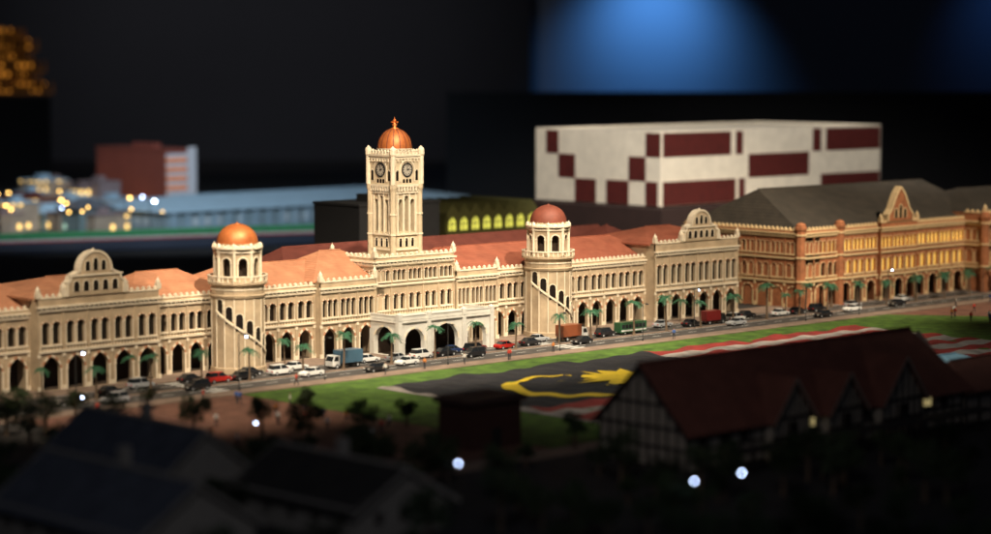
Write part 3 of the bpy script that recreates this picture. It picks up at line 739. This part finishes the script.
e=empty('timber_kiosk','dark brown flat-roofed kiosk at lawn edge','kiosk',T((-57,-80,0)))
b=MB(); b.box(0,8.5,0,6,0,5.6); mk('wall',b,[mat('dark_red_board',(.06,.022,.016),.8)],e)
b=MB(); b.box(-.5,9,-.5,6.5,5.6,6.3); mk('roof',b,[mat('brown_board',(.05,.024,.02),.8)],e)
b=MB(); b.box(3.5,5,-.1,-.01,0,2.5); mk('door',b,[BLACK],e)

# ================================================================ VEGETATION
def palm_meshes(h,seed):
    rnd=random.Random(seed); t=MB()
    t.rev(0,0,[(.3,0),(.17,.5),(.13,h*.5),(.12,h*.95),(.18,h)],8,0); c=MB()
    for i in range(17):
        a=2*PI*i/17*2.6+rnd.uniform(-.15,.15); up=rnd.uniform(.1,1.3); L=rnd.uniform(1.3,1.9); d=Vector((math.cos(a),math.sin(a),0)); s=Vector((-d.y,d.x,0))
        pts=[]
        for k in range(6):
            q=k/5; pts.append(Vector((0,0,h))+d*(L*q*math.cos(up*.6))+Vector((0,0,up*L*.6*q-L*.75*q*q)))
        for k in range(5):
            w=.3*math.sin(PI*(k+.7)/6.2)
            for sg in (-1,1):
                for j in range(2):
                    p=pts[k].lerp(pts[k+1],j*.5); p2=pts[k].lerp(pts[k+1],j*.5+.38)
                    tip=p2+s*sg*w*1.5+d*.12+Vector((0,0,-.18))
                    c.face([tuple(p),tuple(p2),tuple(tip)],0)
    return mesh('trunk',t,[BARK]),mesh('crown',c,[FROND])
PM=[palm_meshes(h,s) for h,s in ((4.3,1),(4.8,2),(3.9,3))]
def palm(x,y,k=None,s=1.2,lab='small palm tree on the traffic island',grp='palms lining the road'):
    k=random.randrange(3) if k is None else k
    e=empty('palm_tree',lab,'palm tree',T((x,y,.1))@RZ(random.uniform(0,6))@Matrix.Rotation(random.uniform(-.05,.05),4,'X')@Matrix.Scale(s*random.uniform(.88,1.12),4),grp)
    obj('trunk',PM[k][0],e); obj('crown',PM[k][1],e)
x=-66
while x<190:
    palm(x+random.uniform(-.9,.9),-11.5); x+=9.2
for x in (-70,-55,-26,44,66,92,98,106,114,123,133,142,151,160):
    palm(x,-3.6 if x<90 else -7,s=.95,lab='small palm tree on the pavement by the building')
def tree_meshes(h,r,seed,nl=900):
    rnd=random.Random(seed); t=MB(); t.rev(0,0,[(.35,0),(.22,h*.35),(.14,h*.6),(.05,h*.85)],8,0)
    cl=[]
    for i in range(11):
        a=rnd.uniform(0,2*PI); q=rnd.uniform(.1,1)*r*.75; z=h*.5+rnd.uniform(0,1)*h*.42
        cl.append((Vector((q*math.cos(a),q*math.sin(a),z)),rnd.uniform(.3,.55)*r))
        p=cl[-1][0]; n=Vector((-math.sin(a),math.cos(a),0))*.05
        b0=Vector((0,0,h*.35)); t.face([tuple(b0-n),tuple(b0+n),tuple(p+n*.4),tuple(p-n*.4)],0); u=Vector((0,0,.05)); t.face([tuple(b0-u),tuple(b0+u),tuple(p+u*.4),tuple(p-u*.4)],0)
    c=MB()
    for i in range(nl):
        p0,rr=rnd.choice(cl); v=Vector((rnd.gauss(0,1),rnd.gauss(0,1),rnd.gauss(0,1))).normalized()*rr*rnd.uniform(.6,1.05)
        v.z*=.75; p=p0+v; s=rnd.uniform(.14,.3)
        A=Vector((rnd.gauss(0,1),rnd.gauss(0,1),rnd.gauss(0,1))).normalized()*s; B=A.orthogonal().normalized()*s*.6
        c.face([tuple(p-A),tuple(p+B),tuple(p+A),tuple(p-B)],0)
    return mesh('trunk',t,[BARK]),mesh('crown',c,[LEAF])
TM=[tree_meshes(6.5,2.6,11),tree_meshes(7.5,3.0,12),tree_meshes(5.0,2.2,13),tree_meshes(6,2.9,14)]
def tree(x,y,s=1,k=None,grp='dark trees around the old houses'):
    k=random.randrange(4) if k is None else k
    e=empty('leafy_tree','small dark leafy tree beside the houses' if grp[0]=='d' else 'small dark leafy tree on the plaza','tree',T((x,y,0))@RZ(random.uniform(0,6))@Matrix.Scale(s,4),grp)
    obj('trunk',TM[k][0],e); obj('crown',TM[k][1],e)
def blocked(x,y):
    for a,b_,c,d in ((-54,34,-120,-88),(-134,-111,-116,-83),(-114,-95.5,-94,-65),(-107,-88,-116,-90),(-62,-46,-90,-73),(-138,-120,-76,-50)):
        if a<x<b_ and c<y<d: return True
    return False
cnt=0
while cnt<160:
    u=random.uniform(-75,75); v=random.uniform(205,272)
    x=-247+.687*v+.727*u; y=-285.4+.727*v-.687*u
    if blocked(x,y) or (x>-48 and y>-88): continue
    tree(x,y,random.uniform(.5,1.0)); cnt+=1
for (x,y,s) in ((-70,-55,.8),(-62,-52,.6),(-77,-50,.9),(-84,-42,1.),(-88,-33,.9),(-92,-30,1.),(-86,-22.5,.8),(-60,-63,.8),(-72,-67,.9),(-55,-45,.65),(-50,-60,.7),(-50,-74,.7),(-96,-42,1.),(-100,-38,1.1),(-79,-26,.7),(-66,-24,.6),(-46,-87,.7),(-38,-88,.7),(-28,-88,.7)):
    tree(x,y,s,grp='trees on the plaza')

# ================================================================ VEHICLES
TYRE=mat('tyre_rubber',(.02,.02,.02),.8); HL=mat('headlight_glass',(.8,.8,.75),.2); TL=mat('taillight_glass',(.5,.02,.02),.3)
CG=mat('car_glass',(.015,.018,.022),.1)
def paint(n,c): return mat(n,c,.28,0,.04)
PAINTS=[('white',paint('white_car_paint',(.7,.7,.69))),('silver',paint('silver_car_paint',(.38,.39,.41))),('black',paint('black_car_paint',(.015,.015,.018))),('red',paint('red_car_paint',(.42,.02,.015))),('dark blue',paint('blue_car_paint',(.02,.04,.12))),('white',paint('white_car_paint_two',(.68,.68,.68))),('maroon',paint('maroon_car_paint',(.16,.015,.015)))]
def bev(me,w):
    bm=bmesh.new(); bm.from_mesh(me); bmesh.ops.bevel(bm,geom=[e for e in bm.edges if e.calc_face_angle(0)>.3],offset=w,segments=2,affect='EDGES',profile=.6); bm.to_mesh(me); bm.free(); return me
wb=MB(); wb.M=Matrix.Rotation(PI/2,4,'X'); wb.rev(0,0,[(0,-.11),(.33,-.11),(.33,.11),(0,.11)],14,0,False); wb.rev(0,0,[(0,.115),(.18,.115)],10,1,False); wb.rev(0,0,[(0,-.115),(.18,-.115)],10,1,False)
WHEEL=mesh('wheel',wb,[TYRE,PAINTS[1][1]])
lb=MB(); lb.box(-.03,.03,-.2,.2,-.08,.08); HLM=mesh('headlight',lb,[HL]); TLM=mesh('taillight',lb,[TL])
def car_mesh(kind,pm):
    b=MB(); 
    if kind=='sedan': pr=[(-2.2,.32),(-2.25,.62),(-2.1,.92),(-1.5,.98),(.95,.98),(1.9,.84),(2.2,.62),(2.2,.32)]
    else: pr=[(-2.1,.32),(-2.15,.7),(-2.05,1.05),(1.2,1.05),(1.95,.9),(2.15,.65),(2.15,.32)]
    b.prism(pr,-.85,.85,0); body=bev(mesh('body',b,[pm]),.07)
    c=MB()
    if kind=='sedan': lo=(-1.65,1.0,.97); hi=(-1.05,.35,1.45)
    else: lo=(-2.0,1.25,1.04); hi=(-1.8,.6,1.72)
    A=[(lo[0],-.78,lo[2]),(lo[1],-.78,lo[2]),(lo[1],.78,lo[2]),(lo[0],.78,lo[2])]; B=[(hi[0],-.6,hi[2]),(hi[1],-.6,hi[2]),(hi[1],.6,hi[2]),(hi[0],.6,hi[2])]
    for i in range(4): c.face([A[i],A[(i+1)%4],B[(i+1)%4],B[i]],0)
    c.face(B,1); c.box(hi[0]+.02,hi[1]-.02,-.59,.59,hi[2]+.002,hi[2]+.04,1)
    mid=(lo[0]+lo[1])/2
    for s in (-1,1): c.face([(mid-.06,s*.795,lo[2]),(mid+.06,s*.795,lo[2]),(mid+.06,s*.615,hi[2]),(mid-.06,s*.615,hi[2])],1)
    return body,mesh('cabin',c,[CG,pm])
CARM={}
def car(x,y,ci,kind='sedan',rev=False):
    nm,pm=PAINTS[ci]; key=(ci,kind)
    if key not in CARM: CARM[key]=car_mesh(kind,pm)
    bd,cb=CARM[key]
    kn='saloon car' if kind=='sedan' else 'hatchback car'
    e=empty('car',f'{nm} {kn} driving on the road','car',T((x,y,.01))@RZ((PI if rev else 0)+random.uniform(-.06,.06))@Matrix.Scale(.92,4),'cars on the road')
    obj('body',bd,e); obj('cabin',cb,e)
    for wx in (-1.35,1.35):
        for wy in (-.78,.78): obj('wheel',WHEEL,e,T((wx,wy,.33)))
    for wy in (-.58,.58):
        obj('headlight',HLM,e,T((2.2,wy,.68))); obj('taillight',TLM,e,T((-2.2,wy,.75)))
for x,y,c,k,r in ((-62,-8.9,2,'sedan',0),(-55,-6.4,1,'hatch',0),(-50,-13.5,2,'hatch',1),(-46,-6.3,2,'sedan',0),(-43,-9.2,3,'hatch',0),(-38.5,-9.3,2,'sedan',0),(-35,-6.5,2,'sedan',0),(-31,-8.8,0,'hatch',0),(-28.6,-13.4,0,'sedan',1),(-26,-6.3,0,'sedan',0),
    (-12,-7.0,0,'sedan',0),(-7.5,-9.1,1,'sedan',0),(-9.5,-13.6,0,'sedan',1),(-2.5,-9.2,0,'hatch',0),(2.6,-9.3,2,'sedan',0),(5.5,-7.9,4,'sedan',0),(9.2,-9.2,2,'hatch',0),(10.9,-7.6,6,'sedan',0),(16,-9.4,3,'sedan',0),(22.3,-9.0,2,'sedan',0),(26.5,-6.6,1,'sedan',0),
    (5,-13.6,2,'hatch',1),(-18,-16.2,2,'sedan',1),(40.5,-9,2,'hatch',0),(58,-6.5,1,'sedan',0),(63,-9,2,'sedan',0),(75,-9,0,'hatch',0),(81,-6.6,2,'sedan',0),(88,-9,0,'sedan',0),(93,-9.1,2,'sedan',0),(99,-9,2,'hatch',0),(104,-13.5,0,'sedan',1),(110,-9,1,'sedan',0),(118,-13.6,2,'sedan',1),(126,-9,0,'sedan',0),(30,-13.6,2,'sedan',1),(70,-13.6,1,'sedan',1),(92,-16,2,'sedan',1),(-72,-13.6,2,'sedan',1),(-66,-16,1,'hatch',1)):
    car(x,y,c,k,bool(r))
def big(x,y,name,label,cat,m1,m2,kind,rev=False,sc=.85):
    e=empty(name,label,cat,T((x,y,.01))@RZ(PI if rev else 0)@Matrix.Scale(sc,4),'buses and lorries on the road')
    b=MB()
    if kind=='bus':
        b.box(-4.6,4.6,-1.2,1.2,.45,3.0,0); bd=bev(mesh('body',b,[m1]),.15); obj('body',bd,e)
        g=MB(); g.box(-.5,.5,-.015,.015,1.55,2.45); gm=mesh('window',g,[CG])
        for s in (-1,1):
            for k in range(7): obj('window',gm,e,T((-3.7+k*1.2,s*1.215,0)))
        g=MB(); g.box(4.6,4.63,-1,1,1.3,2.6); mk('windscreen',g,[CG],e)
        g=MB(); g.box(-4.4,4.4,-1.215,-1.2,.8,1.15); mk('side_stripe',g,[m2],e)
        wx=(-3,3)
    else:
        b.box(-3.6,1.6,-1.2,1.2,.95,3.3,0); b.box(-3.6,3.2,-.9,.9,.5,.9,1); obj('cargo_box',bev(mesh('cargo_box',b,[m1,BLACK]),.05),e)
        c=MB(); c.prism([(1.8,.5),(3.5,.5),(3.55,1.4),(3.1,2.5),(1.8,2.5)],-1.1,1.1,0); obj('cab',bev(mesh('cab',c,[m2]),.08),e)
        g=MB(); g.face([(3.56,-1,1.45),(3.56,1,1.45),(3.16,.95,2.35),(3.16,-.95,2.35)]); 
        for s in (-1,1): g.face([(2.2,s*1.11,1.45),(3.3,s*1.11,1.45),(3.0,s*1.11,2.3),(2.2,s*1.11,2.3)])
        mk('windscreen',g,[CG],e); wx=(-2.4,2.5)
    for a in wx:
        for s in (-1,1): obj('wheel',WHEEL,e,T((a,s*1.0,.45))@Matrix.Scale(1.35,4))
WP=PAINTS[0][1]; BLU=paint('blue_paint',(.06,.13,.2)); GRN=paint('green_paint',(.025,.09,.04)); ORG=paint('orange_paint',(.22,.065,.028)); RD=PAINTS[6][1]
big(-18.5,-9.0,'lorry','white lorry with blue-grey box','lorry',BLU,WP,'truck',True)
big(32.5,-8.8,'lorry','lorry with orange-brown box','lorry',ORG,WP,'truck')
big(47,-8.9,'bus','green bus with white side stripe','bus',GRN,WP,'bus',sc=.72)
big(69,-8.9,'lorry','lorry with dark red box','lorry',RD,BLACK,'truck',sc=.75)

# ================================================================ PEOPLE
def person_mesh(stride):
    me=bpy.data.meshes.new('person_skeleton'); s=stride
    V_=[(0,0,.95),(0,0,1.15),(0,0,1.4),(0,0,1.5),(0,0.02,1.62),(0,.02,1.72),
        (.19,0,1.38),(.25,s*.1,1.1),(.27,s*.22,.86),(-.19,0,1.38),(-.25,-s*.1,1.1),(-.27,-s*.22,.86),
        (.1,0,.88),(.11,-s*.12,.48),(.12,-s*.3,.06),(.12,-s*.3+.13,.04),(-.1,0,.88),(-.11,s*.18,.5),(-.12,s*.25,.06),(-.12,s*.25+.13,.04)]
    E=[(0,1),(1,2),(2,3),(3,4),(4,5),(2,6),(6,7),(7,8),(2,9),(9,10),(10,11),(0,12),(12,13),(13,14),(14,15),(0,16),(16,17),(17,18),(18,19)]
    rad=[.15,.14,.16,.06,.1,.085,.07,.05,.038,.07,.05,.038,.095,.07,.045,.035,.095,.07,.045,.035]
    me.from_pydata(V_,E,[]); o=bpy.data.objects.new('tmp',me); COL.objects.link(o)
    m=o.modifiers.new('s','SKIN'); sd=o.modifiers.new('d','SUBSURF'); sd.levels=1
    for i,v in enumerate(me.skin_vertices[0].data): v.radius=(rad[i],rad[i]*.85); v.use_root=(i==0)
    dg=bpy.context.evaluated_depsgraph_get(); r=bpy.data.meshes.new_from_object(o.evaluated_get(dg))
    bpy.data.objects.remove(o); return r
PMESH=[person_mesh(1.0),person_mesh(.15)]
SKIN=mat('skin',(.35,.2,.13),.6); HAIR=mat('dark_hair',(.02,.015,.01),.7)
PC=[('red',mat('red_shirt',(.5,.05,.03),.8)),('white',mat('white_shirt',(.6,.58,.55),.8)),('blue',mat('blue_shirt',(.06,.12,.35),.8)),('orange',mat('orange_shirt',(.55,.2,.05),.8))]
TRO=mat('dark_trousers',(.04,.04,.05),.8)
def pv(k,c):
    me=PMESH[k].copy(); me.materials.clear()
    for m in (SKIN,PC[c][1],TRO,HAIR): me.materials.append(m)
    for p in me.polygons:
        z=p.center.z; p.use_smooth=True
        if z>1.66 : i=3
        elif z>1.47: i=0
        elif z>1.0 : i=1
        elif abs(p.center.x)>.21: i=0
        else: i=2
        p.material_index=i
    return me
PV={(k,c):pv(k,c) for k in (0,1) for c in range(4)}
def person(x,y):
    k=random.randrange(2); c=random.randrange(4)
    o=obj('person',PV[(k,c)],None,T((x,y,.05))@RZ(random.uniform(0,6.28))@Matrix.Scale(1.15,4))
    o['label']=f'person in {PC[c][0]} shirt and dark trousers '+('walking' if k==0 else 'standing'); o['category']='person'; o['group']='people strolling on the plaza'
for i in range(26): person(random.uniform(105,150),random.uniform(-44,-22.5))
for i in range(22): person(random.uniform(-76,-49),random.uniform(-70,-23))
for i in range(8): person(random.uniform(-40,60),random.uniform(-21,-18.6))

# ================================================================ LAMPS
b=MB(); b.rev(0,0,[(.16,0),(.16,.5),(.08,.6),(.06,7.2)],8,0); b.box(-.04,1.2,-.04,.04,7.15,7.25); LPm=mesh('lamp_post',b,[BLACK])
b=MB(); b.rev(1.2,0,[(.05,7.2),(.3,7.1),(.3,6.95),(.0,6.95)],10,0); LHm=mesh('lamp_shade',b,[BLACK])
b=MB(); b.rev(0,0,[(0,-.3),(.2,-.2),(.3,0),(.2,.2),(0,.3)],12,0); BBm=mesh('lamp_bulb',b,[BULB])
BBY=mesh('lamp_bulb',b,[BULBY])
def lamp(x,y,s=1,warm=False,on=True,br=1,lab='street lamp with glowing white bulb'):
    e=empty('street_lamp',lab,'street lamp',T((x,y,0))@Matrix.Scale(s,4),'street lamps')
    obj('lamp_post',LPm,e); obj('lamp_shade',LHm,e)
    if on: obj('lamp_bulb',BBY if warm else BBm,e,T((1.2,0,6.85))@Matrix.Scale(br,4))
for x,y,s,br in ((-91,-113.5,1.,.42),(-76.5,-133,.85,.5),(-71,-134.5,.9,.52),(-79,-64.5,.6,.6),(-82.5,-32,.6,.6),(-71,-13.9,1.05,.6),(-46.2,-18.6,1.15,.45),(61,-11.5,1,.5),(118,-11.5,1,.45)):
    lamp(x,y,s,br=br)
for x in (-30,-5,20,40,84,100,140,160): lamp(x,-18.4,.9,on=False,lab='unlit black street lamp beside the road')
for k in range(30):
    u=random.uniform(-16,46); v=random.uniform(-14,60)
    lamp(86+.727*u+.687*v,266-.687*u+.727*v,random.uniform(.9,1.4),warm=random.random()<.85,br=random.uniform(.7,1.2),lab='street lamp with glowing warm bulb in the city')

# ================================================================ LIGHT
w=bpy.data.worlds.new('World'); scene.world=w; w.use_nodes=True
bg=w.node_tree.nodes['Background']; bg.inputs[0].default_value=(.55,.65,1,1); bg.inputs[1].default_value=.012
def spot(loc,aim,P,ang,col,blend=.6,r=4):
    L=bpy.data.lights.new('spot','SPOT'); L.energy=P; L.spot_size=math.radians(ang); L.spot_blend=blend; L.color=col; L.shadow_soft_size=r
    o=bpy.data.objects.new('spot',L); COL.objects.link(o); o.location=loc
    o.rotation_euler=(Vector(aim)-Vector(loc)).to_track_quat('-Z','Y').to_euler()
WARM=(1,.84,.62)
spot((-120,-75,118),(-52,3,6),.92e6,46,WARM,r=2.5)
spot((-45,-88,122),(2,4,12),1.5e6,44,WARM,r=2.5)
spot((35,-88,125),(62,4,6),1.1e6,48,WARM,r=2.5)
spot((110,-95,115),(140,5,6),.85e6,46,WARM,r=3)
spot((60,-20,140),(180,80,24),1.7e6,48,(1,.92,.82))
spot((15,-62,165),(22,-38,0),.55e6,54,(1,.93,.75),blend=1)
spot((60,150,150),(150,270,0),1.3e6,70,(.75,.88,1),blend=1)
p=CAM+V*1066+Rr*76; q=CAM+V*1110+Rr*76
spot((p.x,p.y,88),(q.x,q.y,58),1.6e5,104,(.13,.42,1),blend=1,r=2)
p=CAM+V*1066+Rr*250; q=CAM+V*1110+Rr*250
spot((p.x,p.y,95),(q.x,q.y,66),1.1e4,85,(.08,.3,1),blend=1,r=2)
p=CAM+V*800-Rr*150; q=CAM+V*1103-Rr*120
spot((p.x,p.y,200),(q.x,q.y,60),.5e6,56,(.9,.9,1),blend=1,r=5)  # added wash to lift the charcoal wall out of black
spot((-200,-230,120),(-100,-90,0),.085e6,70,(.78,.84,1),blend=1,r=8)  # added cool fill that brightens the foreground houses and trees
spot((-110,-150,70),(-40,-100,4),.018e6,60,(1,.85,.72),blend=1,r=6)  # extra spot added to brighten the clubhouse

# ================================================================ CAMERA
c=bpy.data.cameras.new('camera'); c.sensor_width=36; c.lens=2300/991*36; c.clip_end=5000; c.clip_start=1
co=bpy.data.objects.new('camera',c); COL.objects.link(co); co.location=(-247,-285.4,48)
co.rotation_euler=(math.radians(90-5.14),0,yaw)
c.dof.use_dof=True; c.dof.focus_distance=388; c.dof.aperture_fstop=c.lens*.001/3.0
scene.camera=co
